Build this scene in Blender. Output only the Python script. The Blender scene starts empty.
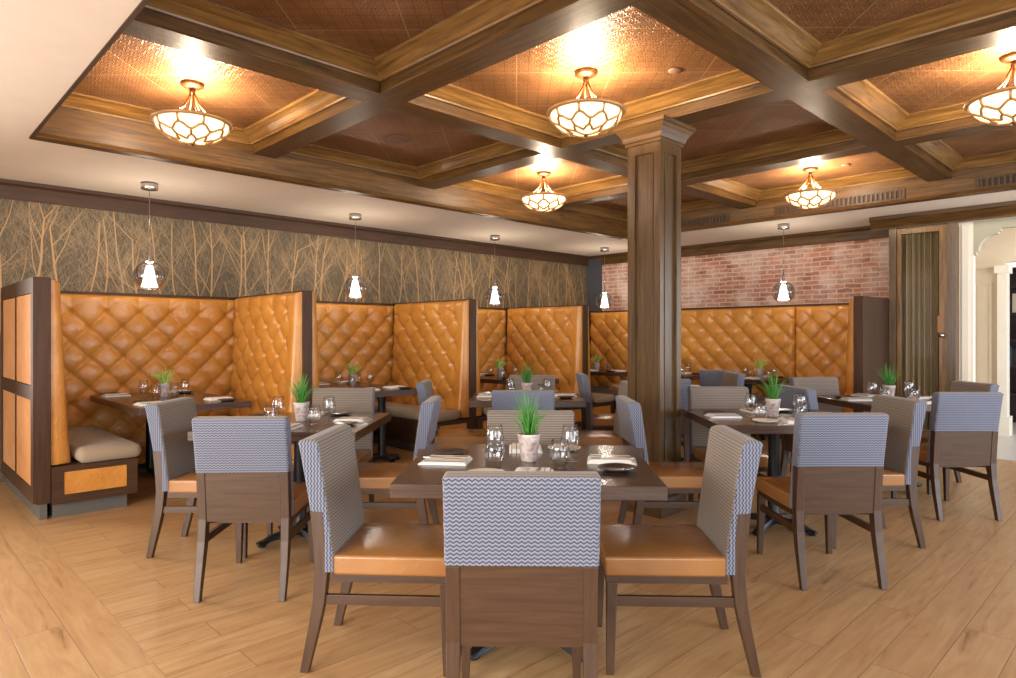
import bpy, bmesh, math, random
from mathutils import Vector, Matrix
R = math.radians
rnd = random.Random(7)
scene = bpy.context.scene
COL = scene.collection
PI = math.pi

# ------------------------------------------------------------------ frame of the room: X runs along the booth row, Y towards the booths
H = 1.3
A = R(45.73)
CF = (math.cos(A), math.sin(A))
CR = (math.sin(A), -math.cos(A))
VIEW = -(PI / 2 - A)                       # heading of the dining tables' depth axis

def room(x, y):
    """table-row frame (x to the right, y away) -> room frame"""
    return (CF[0] * y + CR[0] * x, CF[1] * y + CR[1] * x)

# ------------------------------------------------------------------ materials
def lin(c):
    return tuple(((v / 255) / 12.92 if v / 255 <= .04045 else ((v / 255 + .055) / 1.055) ** 2.4) for v in c) + (1,)

class NT:
    def __init__(s, name):
        s.m = bpy.data.materials.new(name); s.m.use_nodes = True
        s.t = s.m.node_tree; s.b = s.t.nodes['Principled BSDF']
    def n(s, t, **kw):
        o = s.t.nodes.new(t)
        for k, v in kw.items():
            if k.startswith('i_'):
                key = k[2:]
                key = int(key) if key.isdigit() else key.replace('_', ' ')
                o.inputs[key].default_value = v
            else:
                setattr(o, k, v)
        return o
    def l(s, a, b):
        s.t.links.new(a, b)
    def math(s, op, a, b=None, c=None):
        o = s.n('ShaderNodeMath', operation=op)
        for i, v in enumerate((a, b, c)):
            if v is None: continue
            if isinstance(v, (int, float)): o.inputs[i].default_value = v
            else: s.l(v, o.inputs[i])
        return o.outputs[0]
    def ramp(s, fac, stops):
        o = s.n('ShaderNodeValToRGB')
        e = o.color_ramp.elements
        while len(e) < len(stops): e.new(.5)
        for k, (p, c) in zip(e, stops): k.position = p; k.color = c
        s.l(fac, o.inputs[0]); return o.outputs[0]
    def mix(s, fac, a, b, mode='MIX'):
        o = s.n('ShaderNodeMix', data_type='RGBA', blend_type=mode)
        for i, v in ((0, fac), (6, a), (7, b)):
            if isinstance(v, (int, float)): o.inputs[i].default_value = v
            elif isinstance(v, tuple): o.inputs[i].default_value = v
            else: s.l(v, o.inputs[i])
        return o.outputs[2]
    def coords(s, kind='UV', scale=(1, 1, 1), rot=(0, 0, 0), loc=(0, 0, 0)):
        c = s.n('ShaderNodeTexCoord'); m = s.n('ShaderNodeMapping')
        m.inputs['Scale'].default_value = scale; m.inputs['Rotation'].default_value = rot; m.inputs['Location'].default_value = loc
        s.l(c.outputs[kind], m.inputs[0]); return m.outputs[0]
    def noise(s, vec, scale, detail=3, rough=.5, dist=0):
        o = s.n('ShaderNodeTexNoise', i_Scale=scale, i_Detail=detail, i_Roughness=rough, i_Distortion=dist)
        s.l(vec, o.inputs['Vector']); return o.outputs[0]
    def bump(s, h, strength=.3, dist=.01):
        o = s.n('ShaderNodeBump', i_Strength=strength, i_Distance=dist)
        s.l(h, o.inputs['Height']); s.l(o.outputs[0], s.b.inputs['Normal'])
    def base(s, c, rough=.5, metal=0, spec=None):
        if isinstance(c, tuple): s.b.inputs['Base Color'].default_value = c
        else: s.l(c, s.b.inputs['Base Color'])
        s.b.inputs['Roughness'].default_value = rough
        s.b.inputs['Metallic'].default_value = metal
        if spec is not None: s.b.inputs['Specular IOR Level'].default_value = spec
        return s.m

def plain(name, c, rough=.5, metal=0, spec=None):
    t = NT(name)
    n = t.noise(t.coords('Object'), 6, 3)
    c4 = lin(c)
    dark = tuple(v * .9 for v in c4[:3]) + (1,)
    return t.base(t.mix(n, c4, dark), rough, metal, spec)

def wood(name, c1, c2, rough=.35, scale=1.0, spec=.5, bump=.12):
    t = NT(name)
    v = t.coords('UV', (1.1 * scale, 16 * scale, 1))
    n1 = t.noise(v, 2.2, 6, .6, .9)
    v2 = t.coords('UV', (2 * scale, 90 * scale, 1))
    n2 = t.noise(v2, 2.0, 3, .6)
    col = t.ramp(n1, [(.3, lin(c1)), (.72, lin(c2))])
    col = t.mix(t.math('MULTIPLY', n2, .35), col, tuple(x * .45 for x in lin(c1)[:3]) + (1,))
    t.bump(n2, bump, .002)
    return t.base(col, rough, 0, spec)

def make_leather(name, c1, c2, bump=.34):
    t = NT(name)
    v = t.coords('Object')
    n = t.noise(v, 3.0, 4)
    col = t.ramp(n, [(.3, lin(c1)), (.7, lin(c2))])
    w = t.noise(v, 14, 4, .6, 1.2)
    f = t.noise(v, 160, 2)
    w2 = t.noise(v, 38, 3, .6, 2.0)
    t.bump(t.math('ADD', t.math('ADD', w, t.math('MULTIPLY', w2, .3)), t.math('MULTIPLY', f, .08)), bump, .02)
    return t.base(col, .22, 0, .55)

def make_fabric(name, dark, light, period_u=.019, period_v=.0125, amp=.55, duty=.5):
    t = NT(name)
    c = t.n('ShaderNodeTexCoord'); sp = t.n('ShaderNodeSeparateXYZ'); t.l(c.outputs['UV'], sp.inputs[0])
    tri = t.math('PINGPONG', t.math('DIVIDE', sp.outputs[0], period_u), .5)
    row = t.math('ADD', t.math('DIVIDE', sp.outputs[1], period_v), t.math('MULTIPLY', tri, amp * 2))
    fr = t.math('PINGPONG', row, .5)
    s = t.n('ShaderNodeMapRange', interpolation_type='SMOOTHSTEP'); t.l(fr, s.inputs[0])
    s.inputs[1].default_value = duty * .5 - .1; s.inputs[2].default_value = duty * .5 + .1
    f = s.outputs[0]
    n = t.noise(c.outputs['UV'], 300, 2)
    col = t.mix(f, lin(dark), lin(light))
    col = t.mix(t.math('MULTIPLY', n, .35), col, lin(dark))
    t.bump(f, .35, .002)
    t.base(col, .85, 0, .25)
    t.b.inputs['Sheen Weight'].default_value = .2
    return t.m

MT = {}
MT['beam'] = wood('stained oak beam', (54, 37, 18), (108, 75, 37), .4, 1, .26, .2)
MT['coffer_oak'] = wood('golden oak moulding', (88, 61, 30), (156, 115, 62), .32, 1, .4, .2)
MT['column'] = wood('stained oak column', (62, 44, 24), (108, 79, 46), .3, 1, .5, .2)
MT['dark'] = wood('dark walnut', (62, 42, 28), (84, 58, 40), .5, 1, .22, .05)
MT['chair_wood'] = wood('chair frame walnut', (62, 42, 27), (86, 60, 40), .38, 1.5, .45, .05)
MT['table'] = wood('dark table veneer', (58, 42, 36), (92, 70, 58), .22, 1, .55, .05)
MT['leather'] = make_leather('caramel leather', (184, 120, 48), (204, 142, 64))
MT['seat_leather'] = make_leather('caramel seat leather', (143, 97, 53), (159, 112, 64), .1)
MT['panel_leather'] = make_leather('pale tan leather', (206, 140, 84), (222, 160, 108))
MT['fabric'] = make_fabric('blue grey chevron weave', (57, 62, 82), (134, 137, 150), .019, .0125, .55, .42)
MT['fabric_in'] = make_fabric('taupe ribbed weave', (102, 92, 84), (142, 130, 117), .02, .0125, .12, .5)
MT['bench'] = make_fabric('oatmeal bench fabric', (140, 122, 100), (170, 152, 128), .01, .006, .3)
MT['plaster'] = plain('cream painted plaster', (230, 216, 200), .7)
MT['cream'] = plain('cream painted woodwork', (236, 226, 208), .45)
MT['beige'] = plain('beige painted panelling', (222, 204, 176), .5)
MT['sage'] = plain('grey green paint', (176, 172, 150), .6)
MT['black'] = plain('black cast iron', (26, 26, 28), .35, .3)
MT['chrome'] = plain('brushed nickel', (190, 186, 180), .25, 1)
MT['steel'] = plain('polished cutlery steel', (210, 208, 204), .15, 1)
MT['bronze'] = plain('aged bronze', (120, 82, 52), .35, .85)
t = NT('striped white linen')
sp0 = t.n('ShaderNodeSeparateXYZ'); t.l(t.coords('Object'), sp0.inputs[0])
st = t.math('MULTIPLY', t.math('LESS_THAN', t.math('PINGPONG', t.math('DIVIDE', sp0.outputs[0], .022), .5), .09), t.math('GREATER_THAN', sp0.outputs[0], .012))
MT['lattice'] = plain('pale gilt bronze', (176, 132, 86), .4, .4)
MT['stone'] = plain('pale stone floor', (206, 202, 198), .35)
MT['napkin'] = t.base(t.mix(st, lin((238, 236, 232)), lin((120, 122, 112))), .85)
MT['plate'] = plain('slate glazed stoneware', (44, 42, 44), .25)
MT['plate_white'] = plain('off white glazed rim', (224, 214, 196), .25)
MT['vent'] = wood('oak grille', (50, 35, 22), (80, 58, 38), .5, 1, .25)
MT['vent_dark'] = plain('duct shadow brown', (52, 38, 28), .9)
MT['leaf'] = plain('grass green leaf', (70, 140, 44), .5)
MT['leaf_pale'] = plain('lime green leaf', (192, 218, 108), .5)
MT['soil'] = plain('dark potting soil', (52, 38, 28), .9)
MT['kick'] = plain('charcoal kickboard', (92, 88, 82), .5)
MT['curtain'] = plain('olive bronze curtain', (150, 130, 98), .7)
MT['books'] = plain('dark bookcase', (50, 36, 40), .5)
MT['speaker'] = plain('copper painted speaker grille', (120, 86, 66), .6)
MT['shelf_blue'] = plain('blue bookcloth', (40, 96, 132), .5)

t = NT('mottled ceramic')
n = t.noise(t.coords('Object'), 22, 4, .6, 1)
MT['pot'] = t.base(t.ramp(n, [(.35, lin((214, 204, 198))), (.55, lin((176, 158, 152))), (.68, lin((142, 108, 104)))]), .35)

def thin_glass(name, tint, ior, boost=1.0):
    t = NT(name); t.t.nodes.remove(t.b)
    out = [n for n in t.t.nodes if n.type == 'OUTPUT_MATERIAL'][0]
    tr_ = t.n('ShaderNodeBsdfTransparent'); tr_.inputs[0].default_value = tint
    gl = t.n('ShaderNodeBsdfGlossy'); gl.inputs['Roughness'].default_value = .02
    lw = t.n('ShaderNodeLayerWeight'); f0 = ((ior - 1) / (ior + 1)) ** 2
    fr = t.math('ADD', t.math('MULTIPLY', t.math('POWER', lw.outputs['Facing'], 4.0), 1 - f0), f0)
    mx = t.n('ShaderNodeMixShader')
    t.l(t.math('MINIMUM', t.math('MULTIPLY', fr, boost), 1.0), mx.inputs[0]); t.l(tr_.outputs[0], mx.inputs[1]); t.l(gl.outputs[0], mx.inputs[2])
    t.l(mx.outputs[0], out.inputs[0]); return t.m
MT['glass'] = thin_glass('clear drinking glass', (.96, .96, .965, 1), 1.5, 1.3)
MT['globe'] = thin_glass('clear globe glass', (.86, .86, .87, 1), 1.5, 2.8)
MT['pane'] = thin_glass('window pane glass', (.95, .95, .94, 1), 1.25)
def glow(name, c, s):
    t = NT(name); t.base(lin(c), .4)
    t.b.inputs['Emission Color'].default_value = lin(c); t.b.inputs['Emission Strength'].default_value = s
    return t.m
MT['bowl'] = glow('lit opal glass', (255, 222, 168), 1.9)
MT['bulb'] = glow('lit frosted glass', (255, 246, 234), 7.0)

# copper tin ceiling: square tiles laid diagonally to the coffers, small embossed motif
t = NT('embossed copper tin')
v = t.coords('Object', (1, 1, 1), (0, 0, R(45)))
sp = t.n('ShaderNodeSeparateXYZ'); t.l(v, sp.inputs[0])
def cell(size, k):
    return t.math('PINGPONG', t.math('DIVIDE', sp.outputs[k], size), .5)
cx, cy = cell(.076, 0), cell(.076, 1)
rad = t.math('SQRT', t.math('ADD', t.math('MULTIPLY', cx, cx), t.math('MULTIPLY', cy, cy)))
rings = t.math('SINE', t.math('MULTIPLY', rad, 26))
line = t.math('LESS_THAN', t.math('MINIMUM', cx, cy), .05)
cross = t.math('SINE', t.math('MULTIPLY', t.math('ADD', cx, cy), 38))
seam = t.math('LESS_THAN', t.math('MINIMUM', cell(.61, 0), cell(.61, 1)), .006)
h = t.math('ADD', t.math('ADD', t.math('MULTIPLY', rings, .4), t.math('MULTIPLY', cross, .25)), t.math('MULTIPLY', line, -.7))
h = t.math('ADD', h, t.math('MULTIPLY', seam, 2.5))
nn = t.noise(v, 4, 4)
col = t.ramp(nn, [(.3, lin((128, 88, 54))), (.7, lin((164, 118, 76)))])
col = t.mix(t.math('MULTIPLY', line, .5), col, lin((78, 50, 32)))  # groove shade painted into the colour, the bump alone reads weak
col = t.mix(t.math('MULTIPLY', t.math('GREATER_THAN', rings, .2), .3), col, lin((88, 58, 36)))  # relief shade of the rings put into the colour too
col = t.mix(t.math('MULTIPLY', seam, .6), col, lin((206, 166, 120)))
t.bump(h, .6, .004)
MT['tin'] = t.base(col, .38, .38)

# oak plank floor
def floor_mat():
    t = NT('wide oak planks')
    c = t.coords('UV')
    def bricks(c1, c2, mort):
        b = t.n('ShaderNodeTexBrick', offset=.37, offset_frequency=2)
        b.inputs['Color1'].default_value = c1; b.inputs['Color2'].default_value = c2; b.inputs['Mortar'].default_value = mort
        b.inputs['Scale'].default_value = 1; b.inputs['Mortar Size'].default_value = .0016; b.inputs['Mortar Smooth'].default_value = .2
        b.inputs['Bias'].default_value = 0; b.inputs['Brick Width'].default_value = 1.75; b.inputs['Row Height'].default_value = .186
        t.l(c, b.inputs['Vector']); return b
    b = bricks((0, 0, 0, 1), (1, 1, 1, 1), (.5, .5, .5, 1))
    sep = t.n('ShaderNodeSeparateColor'); t.l(b.outputs['Color'], sep.inputs[0])
    shift = t.n('ShaderNodeVectorMath', operation='SCALE'); shift.inputs[0].default_value = (13, 7, 0); t.l(sep.outputs[0], shift.inputs['Scale'])
    ad = t.n('ShaderNodeVectorMath', operation='ADD'); t.l(c, ad.inputs[0]); t.l(shift.outputs[0], ad.inputs[1])
    m = t.n('ShaderNodeMapping'); m.inputs['Scale'].default_value = (.9, 8, 1); t.l(ad.outputs[0], m.inputs[0])
    n1 = t.noise(m.outputs[0], 2.0, 6, .62, 1.4)
    m2 = t.n('ShaderNodeMapping'); m2.inputs['Scale'].default_value = (3, 60, 1); t.l(ad.outputs[0], m2.inputs[0])
    n2 = t.noise(m2.outputs[0], 2.0, 3)
    col = t.ramp(n1, [(.25, lin((118, 82, 50))), (.40, lin((174, 137, 95))), (.75, lin((200, 166, 122)))])
    col = t.mix(t.math('MULTIPLY', sep.outputs[0], .28), col, lin((160, 118, 74)))
    col = t.mix(t.math('MULTIPLY', n2, .25), col, lin((152, 112, 72)))
    col = t.mix(t.math('MULTIPLY', b.outputs['Fac'], .8), col, lin((96, 66, 42)))
    t.bump(t.math('SUBTRACT', t.math('MULTIPLY', n2, .2), b.outputs['Fac']), .3, .003)
    return t.base(col, .36, 0, .45)
MT['floor'] = floor_mat()

# old brick, part whitewashed
t = NT('reclaimed brick')
c = t.coords('UV')
b = t.n('ShaderNodeTexBrick', offset=.5)
b.inputs['Color1'].default_value = lin((182, 124, 100)); b.inputs['Color2'].default_value = lin((140, 88, 72)); b.inputs['Mortar'].default_value = lin((196, 172, 152))
b.inputs['Scale'].default_value = 1; b.inputs['Mortar Size'].default_value = .009; b.inputs['Mortar Smooth'].default_value = .35
b.inputs['Brick Width'].default_value = .205; b.inputs['Row Height'].default_value = .062
wob = t.n('ShaderNodeVectorMath', operation='ADD'); wn = t.n('ShaderNodeTexNoise', i_Scale=9.0, i_Detail=3.0); t.l(c, wn.inputs['Vector'])
ws = t.n('ShaderNodeVectorMath', operation='SCALE'); ws.inputs['Scale'].default_value = .035; t.l(wn.outputs['Color'], ws.inputs[0])
t.l(c, wob.inputs[0]); t.l(ws.outputs[0], wob.inputs[1]); t.l(wob.outputs[0], b.inputs['Vector'])
n1 = t.noise(c, 2.2, 5, .65); n2 = t.noise(c, 26, 4, .6)
col = t.mix(t.math('MULTIPLY', n2, .35), b.outputs['Color'], lin((120, 76, 64)))
wash = t.ramp(n1, [(.42, (0, 0, 0, 1)), (.7, (.7, .7, .7, 1))])
col = t.mix(wash, col, lin((214, 196, 182)))
t.bump(t.math('ADD', t.math('MULTIPLY', b.outputs['Fac'], -1), t.math('MULTIPLY', n2, .4)), .5, .008)
MT['brick'] = t.base(col, .85, 0, .3)

t = NT('charcoal wallpaper ground')
v = t.coords('Object', (30, 30, 4)); n = t.noise(v, 2.5, 4, .6)
MT['paper'] = t.base(t.ramp(n, [(.35, lin((78, 68, 52))), (.65, lin((98, 86, 66)))]), .7, 0, .3)
MT['paper_tree'] = plain('gold printed branches', (176, 136, 88), .55)
MT['paper_twig'] = plain('pale printed twigs', (140, 114, 80), .6)
MT['strip'] = plain('blue grey wall end', (70, 69, 76), .6)

# ------------------------------------------------------------------ mesh helpers
def BM():
    return bmesh.new()

def box(bm, x0, x1, y0, y1, z0, z1, mi=0):
    vs = [bm.verts.new(p) for p in ((x0, y0, z0), (x1, y0, z0), (x1, y1, z0), (x0, y1, z0), (x0, y0, z1), (x1, y0, z1), (x1, y1, z1), (x0, y1, z1))]
    fs = [bm.faces.new([vs[i] for i in q]) for q in ((3, 2, 1, 0), (4, 5, 6, 7), (0, 1, 5, 4), (1, 2, 6, 5), (2, 3, 7, 6), (3, 0, 4, 7))]
    for f in fs: f.material_index = mi
    return vs

def rbox(bm, x0, x1, y0, y1, z0, z1, r=.01, seg=2, mi=0):
    b2 = BM(); box(b2, x0, x1, y0, y1, z0, z1)
    bmesh.ops.bevel(b2, geom=list(b2.edges), offset=r, segments=seg, profile=.5, affect='EDGES')
    merge(bm, b2, mi)

def merge(bm, b2, mi=0, mat=None):
    mp = {}
    for v in b2.verts: mp[v] = bm.verts.new(mat @ v.co if mat else v.co)
    for f in b2.faces:
        try:
            nf = bm.faces.new([mp[v] for v in f.verts]); nf.material_index = mi; nf.smooth = f.smooth
        except ValueError: pass
    b2.free()

def loft(bm, rings, cap=True, closed=True, mi=0, smooth=False):
    rows = [[bm.verts.new(p) for p in r] for r in rings]
    n = len(rows[0])
    for a, b in zip(rows, rows[1:]):
        for i in range(n if closed else n - 1):
            j = (i + 1) % n
            f = bm.faces.new((a[i], a[j], b[j], b[i])); f.material_index = mi; f.smooth = smooth
    if cap:
        f = bm.faces.new(rows[0][::-1]); f.material_index = mi
        f = bm.faces.new(rows[-1]); f.material_index = mi
    return rows

def lathe(bm, prof, seg=24, cx=0, cy=0, mi=0, smooth=True, cap=False):
    rows = []
    for r, z in prof:
        if r < 1e-6: rows.append([bm.verts.new((cx, cy, z))])
        else: rows.append([bm.verts.new((cx + r * math.cos(2 * PI * k / seg), cy + r * math.sin(2 * PI * k / seg), z)) for k in range(seg)])
    for a, b in zip(rows, rows[1:]):
        for i in range(seg):
            j = (i + 1) % seg
            if len(a) == 1 and len(b) == 1: continue
            if len(a) == 1: q = (a[0], b[j], b[i])
            elif len(b) == 1: q = (a[i], a[j], b[0])
            else: q = (a[i], a[j], b[j], b[i])
            f = bm.faces.new(q); f.material_index = mi; f.smooth = smooth
    if cap:
        for row in (rows[0], rows[-1]):
            if len(row) > 2: f = bm.faces.new(row); f.material_index = mi

def tube(bm, pts, r, seg=8, closed=False, mi=0, cap=True):
    pts = [Vector(p) for p in pts]; n = len(pts); rings = []
    rr = r if isinstance(r, (list, tuple)) else [r] * n
    up = Vector((0, 0, 1))
    for i, p in enumerate(pts):
        if closed: d = pts[(i + 1) % n] - pts[i - 1]
        else: d = pts[min(i + 1, n - 1)] - pts[max(i - 1, 0)]
        d.normalize()
        a = d.cross(up)
        if a.length < 1e-3: a = d.cross(Vector((1, 0, 0)))
        a.normalize(); b = a.cross(d).normalized()
        rings.append([p + (a * math.cos(2 * PI * k / seg) + b * math.sin(2 * PI * k / seg)) * rr[i] for k in range(seg)])
    if closed: rings.append(rings[0]); cap = False
    loft(bm, rings, cap, True, mi, True)

def ringprof(bm, x0, x1, y0, y1, prof, sign=1, mi=0):
    """mitred moulding round a rectangle; prof = (offset, z); sign +1 grows inwards, -1 outwards"""
    rows = []
    for d, z in prof:
        d *= sign
        rows.append([bm.verts.new(p) for p in ((x0 + d, y0 + d, z), (x1 - d, y0 + d, z), (x1 - d, y1 - d, z), (x0 + d, y1 - d, z))])
    for a, b in zip(rows, rows[1:]):
        for i in range(4):
            j = (i + 1) % 4
            f = bm.faces.new((a[i], a[j], b[j], b[i])); f.material_index = mi

def prism(bm, poly, axis, a0, a1, mi=0):
    """poly in the plane across axis ('x': (y,z), 'y': (x,z), 'z': (x,y))"""
    def P(p, t):
        return {'x': (t, p[0], p[1]), 'y': (p[0], t, p[1]), 'z': (p[0], p[1], t)}[axis]
    loft(bm, [[P(p, a0) for p in poly], [P(p, a1) for p in poly]], True, True, mi)

def boxuv(me, grain=None):
    uv = me.uv_layers.new(name='UVMap')
    co = [v.co for v in me.vertices]
    if not co: return
    ext = [max(c[k] for c in co) - min(c[k] for c in co) for k in range(3)]
    order = sorted(range(3), key=lambda k: -ext[k])
    if grain is not None and grain != 'run': order = [grain] + [k for k in order if k != grain]
    for p in me.polygons:
        n = [abs(x) for x in p.normal]; a = n.index(max(n))
        if grain == 'run':
            cs = [co[i] for i in p.vertices]
            ax = sorted((k for k in range(3) if k != a), key=lambda k: -(max(c[k] for c in cs) - min(c[k] for c in cs)))
        else:
            ax = [k for k in order if k != a]
        for li in p.loop_indices:
            c = co[me.loops[li].vertex_index]
            uv.data[li].uv = (c[ax[0]], c[ax[1]])

def obj(name, bm, mat, parent=None, grain=None, recalc=True, bevel=0, loc=None):
    if recalc: bmesh.ops.recalc_face_normals(bm, faces=list(bm.faces))
    me = bpy.data.meshes.new(name); bm.to_mesh(me); bm.free()
    for m in (mat if isinstance(mat, (list, tuple)) else [mat]): me.materials.append(m)
    boxuv(me, grain)
    o = bpy.data.objects.new(name, me); COL.objects.link(o)
    if parent: o.parent = parent
    if loc: o.location = loc
    if bevel:
        b = o.modifiers.new('Bevel', 'BEVEL'); b.width = bevel; b.segments = 2; b.limit_method = 'ANGLE'; b.angle_limit = R(40)
    return o

def tag(o, label, cat, group=None, kind=None):
    o['label'] = label; o['category'] = cat
    if group: o['group'] = group
    if kind: o['kind'] = kind
    return o

def struct(o, label=None, cat=None):
    o['kind'] = 'structure'
    if label: o['label'] = label; o['category'] = cat
    return o

def thing(name, label, cat, loc=(0, 0, 0), rz=0, group=None):
    o = bpy.data.objects.new(name, None); COL.objects.link(o)
    o.location = loc; o.rotation_euler = (0, 0, rz); o.empty_display_size = .1
    return tag(o, label, cat, group)

def clone(root, label, loc, rz=0, group=None):
    def cp(o, parent):
        c = o.copy(); COL.objects.link(c)
        if parent: c.parent = parent
        for ch in o.children: cp(ch, c)
        return c
    r = cp(root, None)
    r.location = loc; r.rotation_euler = (0, 0, rz)
    r['label'] = label
    if group: r['group'] = group
    return r

class Maker:
    """first use moves the source, later uses copy it"""
    def __init__(s, root): s.root, s.used = root, False
    def put(s, label, loc, rz=0, group=None):
        if not s.used:
            s.used = True; o = s.root
            o.location = loc; o.rotation_euler = (0, 0, rz); o['label'] = label
            if group: o['group'] = group
            return o
        return clone(s.root, label, loc, rz, group)

# ------------------------------------------------------------------ setting: floor, ceiling, walls
ZC, ZB, ZP = 2.67, 2.84, 3.0          # plaster ceiling, beam undersides, tin panels
U0, U1, V1 = .81, 7.67, 5.55          # ceiling tray
V0 = -2.6
WL, WR = 7.27, 9.05                   # wallpaper wall (y), brick wall (x)

bm = BM()
def quad(bm, pts, mi=0):
    f = bm.faces.new([bm.verts.new(p) for p in pts]); f.material_index = mi; return f
me = bpy.data.meshes.new('floor')
fb = BM()
box(fb, .82, 13.0, -3.5, 7.4, -.1, 0)
box(fb, -4.5, .82, -3.5, 7.4, -.1, 0)
fb.to_mesh(me); fb.free(); me.materials.append(MT['floor'])
uvl = me.uv_layers.new(name='UVMap')
for p in me.polygons:
    for li in p.loop_indices:
        c = me.vertices[me.loops[li].vertex_index].co
        uvl.data[li].uv = (c.x, c.y + .066) if p.center.x > .82 else (c.y, c.x + .11)
fo = bpy.data.objects.new('floor', me); COL.objects.link(fo); struct(fo)

bm = BM()
box(bm, -4.5, U0, -3.5, 7.4, ZC, 3.15)
box(bm, U0, U1, V1, 7.4, ZC, 3.15)
box(bm, U1, 9.2, -3.5, 7.4, ZC, 3.15)
struct(obj('ceiling', bm, MT['plaster']))

# the tray: fascia boards, beams, coffer mouldings, tin panels
bm = BM()
box(bm, U0, U1 , V1 - .02, V1 + .001, ZC - .004, ZP)
prism(bm, [(V1 - .045, ZC - .004), (V1 + .03, ZC - .012), (V1 + .03, ZC), (V1 - .03, ZC + .03)], 'x', U0, U1)
struct(obj('trim_1', bm, MT['beam'], grain=0))
bm = BM()
box(bm, U1 - .02, U1 + .001, V0, V1 - .02, ZC - .004, ZP)
prism(bm, [(U1 - .045, ZC - .004), (U1 + .03, ZC - .012), (U1 + .03, ZC), (U1 - .03, ZC + .03)], 'y', V0, V1 - .045)
struct(obj('trim_2', bm, MT['beam'], grain=1))
bm = BM()
box(bm, U0 - .001, U0 + .02, V0, V1, ZC - .006, ZP)
struct(obj('trim_3', bm, MT['dark'], grain=1))

US = [(U0 + .02, 2.35), (2.56, 4.10), (4.31, 5.85), (6.05, U1 - .02)]
VS = [(V0, -.40), (-.19, 1.59), (1.80, 3.58), (3.79, V1 - .02)]
prof_beam = lambda a, b: [(a, ZP), (a, ZB + .018), (a - .010, ZB + .012), (a - .010, ZB), (b + .010, ZB), (b + .010, ZB + .012), (b, ZB + .018), (b, ZP)]
for (a, b) in ((2.35, 2.56), (4.10, 4.31), (5.85, 6.05)):
    bm = BM(); prism(bm, prof_beam(a + .01, b - .01), 'y', V0, V1 - .02)
    struct(obj('ceiling_beam', bm, MT['beam'], grain=1))
for (a, b) in ((-.40, -.19), (1.59, 1.80), (3.58, 3.79)):
    for (c, d) in US:
        bm = BM(); prism(bm, prof_beam(a + .01, b - .01), 'x', c - .001, d + .001)
        struct(obj('ceiling_beam', bm, MT['beam'], grain=0))
crown = [(-.004, ZB + .075), (.012, ZB + .075), (.016, ZB + .085), (.028, ZB + .092), (.044, ZB + .104), (.066, ZB + .122), (.092, ZB + .137), (.112, ZB + .144), (.118, ZB + .15), (.118, ZP - .001)]
for i, (a, b) in enumerate(US):
    for j, (c, d) in enumerate(VS):
        bm = BM(); ringprof(bm, a, b, c, d, crown)
        struct(obj('coffer_moulding', bm, MT['coffer_oak'], grain='run'))
bm = BM(); box(bm, U0 - .1, U1 + .1, V0, V1 + .1, ZP, ZP + .05)
o = struct(obj('ceiling_tin', bm, MT['tin']))
bm = BM()
box(bm, -4.5, 9.2, -3.5, V0, ZC + .01, 3.15)
struct(obj('ceiling_rear', bm, MT['plaster']))

# wallpaper wall with printed trees (print lies in the wall's own mesh)
bm = BM()
box(bm, -4.5, WR + .2, WL, WL + .15, 0, ZC + .3)
tr = random.Random(3)
def strip(pts, w0, w1):
    y = WL - .0008 - tr.random() * .0016 - w0 * .02
    n = len(pts); L = []; Rr = []
    for i, (x, z) in enumerate(pts):
        a, b = pts[max(0, i - 1)], pts[min(n - 1, i + 1)]
        dx, dz = b[0] - a[0], b[1] - a[1]; l = math.hypot(dx, dz) or 1
        w_ = w0 + (w1 - w0) * i / (n - 1)
        L.append(bm.verts.new((x + dz / l * w_, y, z - dx / l * w_))); Rr.append(bm.verts.new((x - dz / l * w_, y, z + dx / l * w_)))
    for i in range(n - 1):
        f = bm.faces.new((L[i], L[i + 1], Rr[i + 1], Rr[i])); f.material_index = 1 if w0 > .0035 else 2
        f.normal_update()
        if f.normal.y > 0: f.normal_flip()
def branch(x, z, ang, ln, w, depth):
    n = 6; pts = [(x, z)]; a = ang
    for k in range(n):
        a += tr.uniform(-.13, .13) - a * .06
        x += math.sin(a) * ln / n; z += math.cos(a) * ln / n
        if z > 2.60 or x < -1 or x > WR - .05: break
        pts.append((x, z))
        if depth > 0:
            for s_ in (-1, 1):
                if tr.random() < (.5 if depth == 3 else .62):
                    branch(x, z, a + s_ * tr.uniform(.3, .8), ln * tr.uniform(.28, .5), max(.0013, w * .38), depth - 1)
    if len(pts) > 1: strip(pts, w, max(.0008, w * .5))
x = -.6
while x < WR:
    branch(x, 1.25, tr.uniform(-.1, .1), tr.uniform(1.0, 1.5), tr.uniform(.008, .0135), 3)
    x += tr.uniform(.13, .24)
for _ in range(5200):
    x, z = tr.uniform(-.5, WR - .1), tr.uniform(1.55, 2.56)
    a = tr.choice((-1, 1)) * tr.uniform(.1, .9); l = tr.uniform(.05, .16)
    strip([(x, z), (x + math.sin(a) * l * .5, z + math.cos(a) * l * .5), (x + math.sin(a * .8) * l, z + math.cos(a * .8) * l)], tr.uniform(.001, .0022), .0006)
w = obj('wall_left', bm, [MT['paper'], MT['paper_tree'], MT['paper_twig']], recalc=False)
struct(w)

bm = BM()
box(bm, WR, WR + .2, 2.377, WL, 0, ZC + .3)
struct(obj('wall_right', bm, MT['brick'], grain=1))
bm = BM(); box(bm, WR - .03, WR, WL - .30, WL, 0, ZC)
struct(obj('trim_4', bm, MT['strip']))

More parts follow.
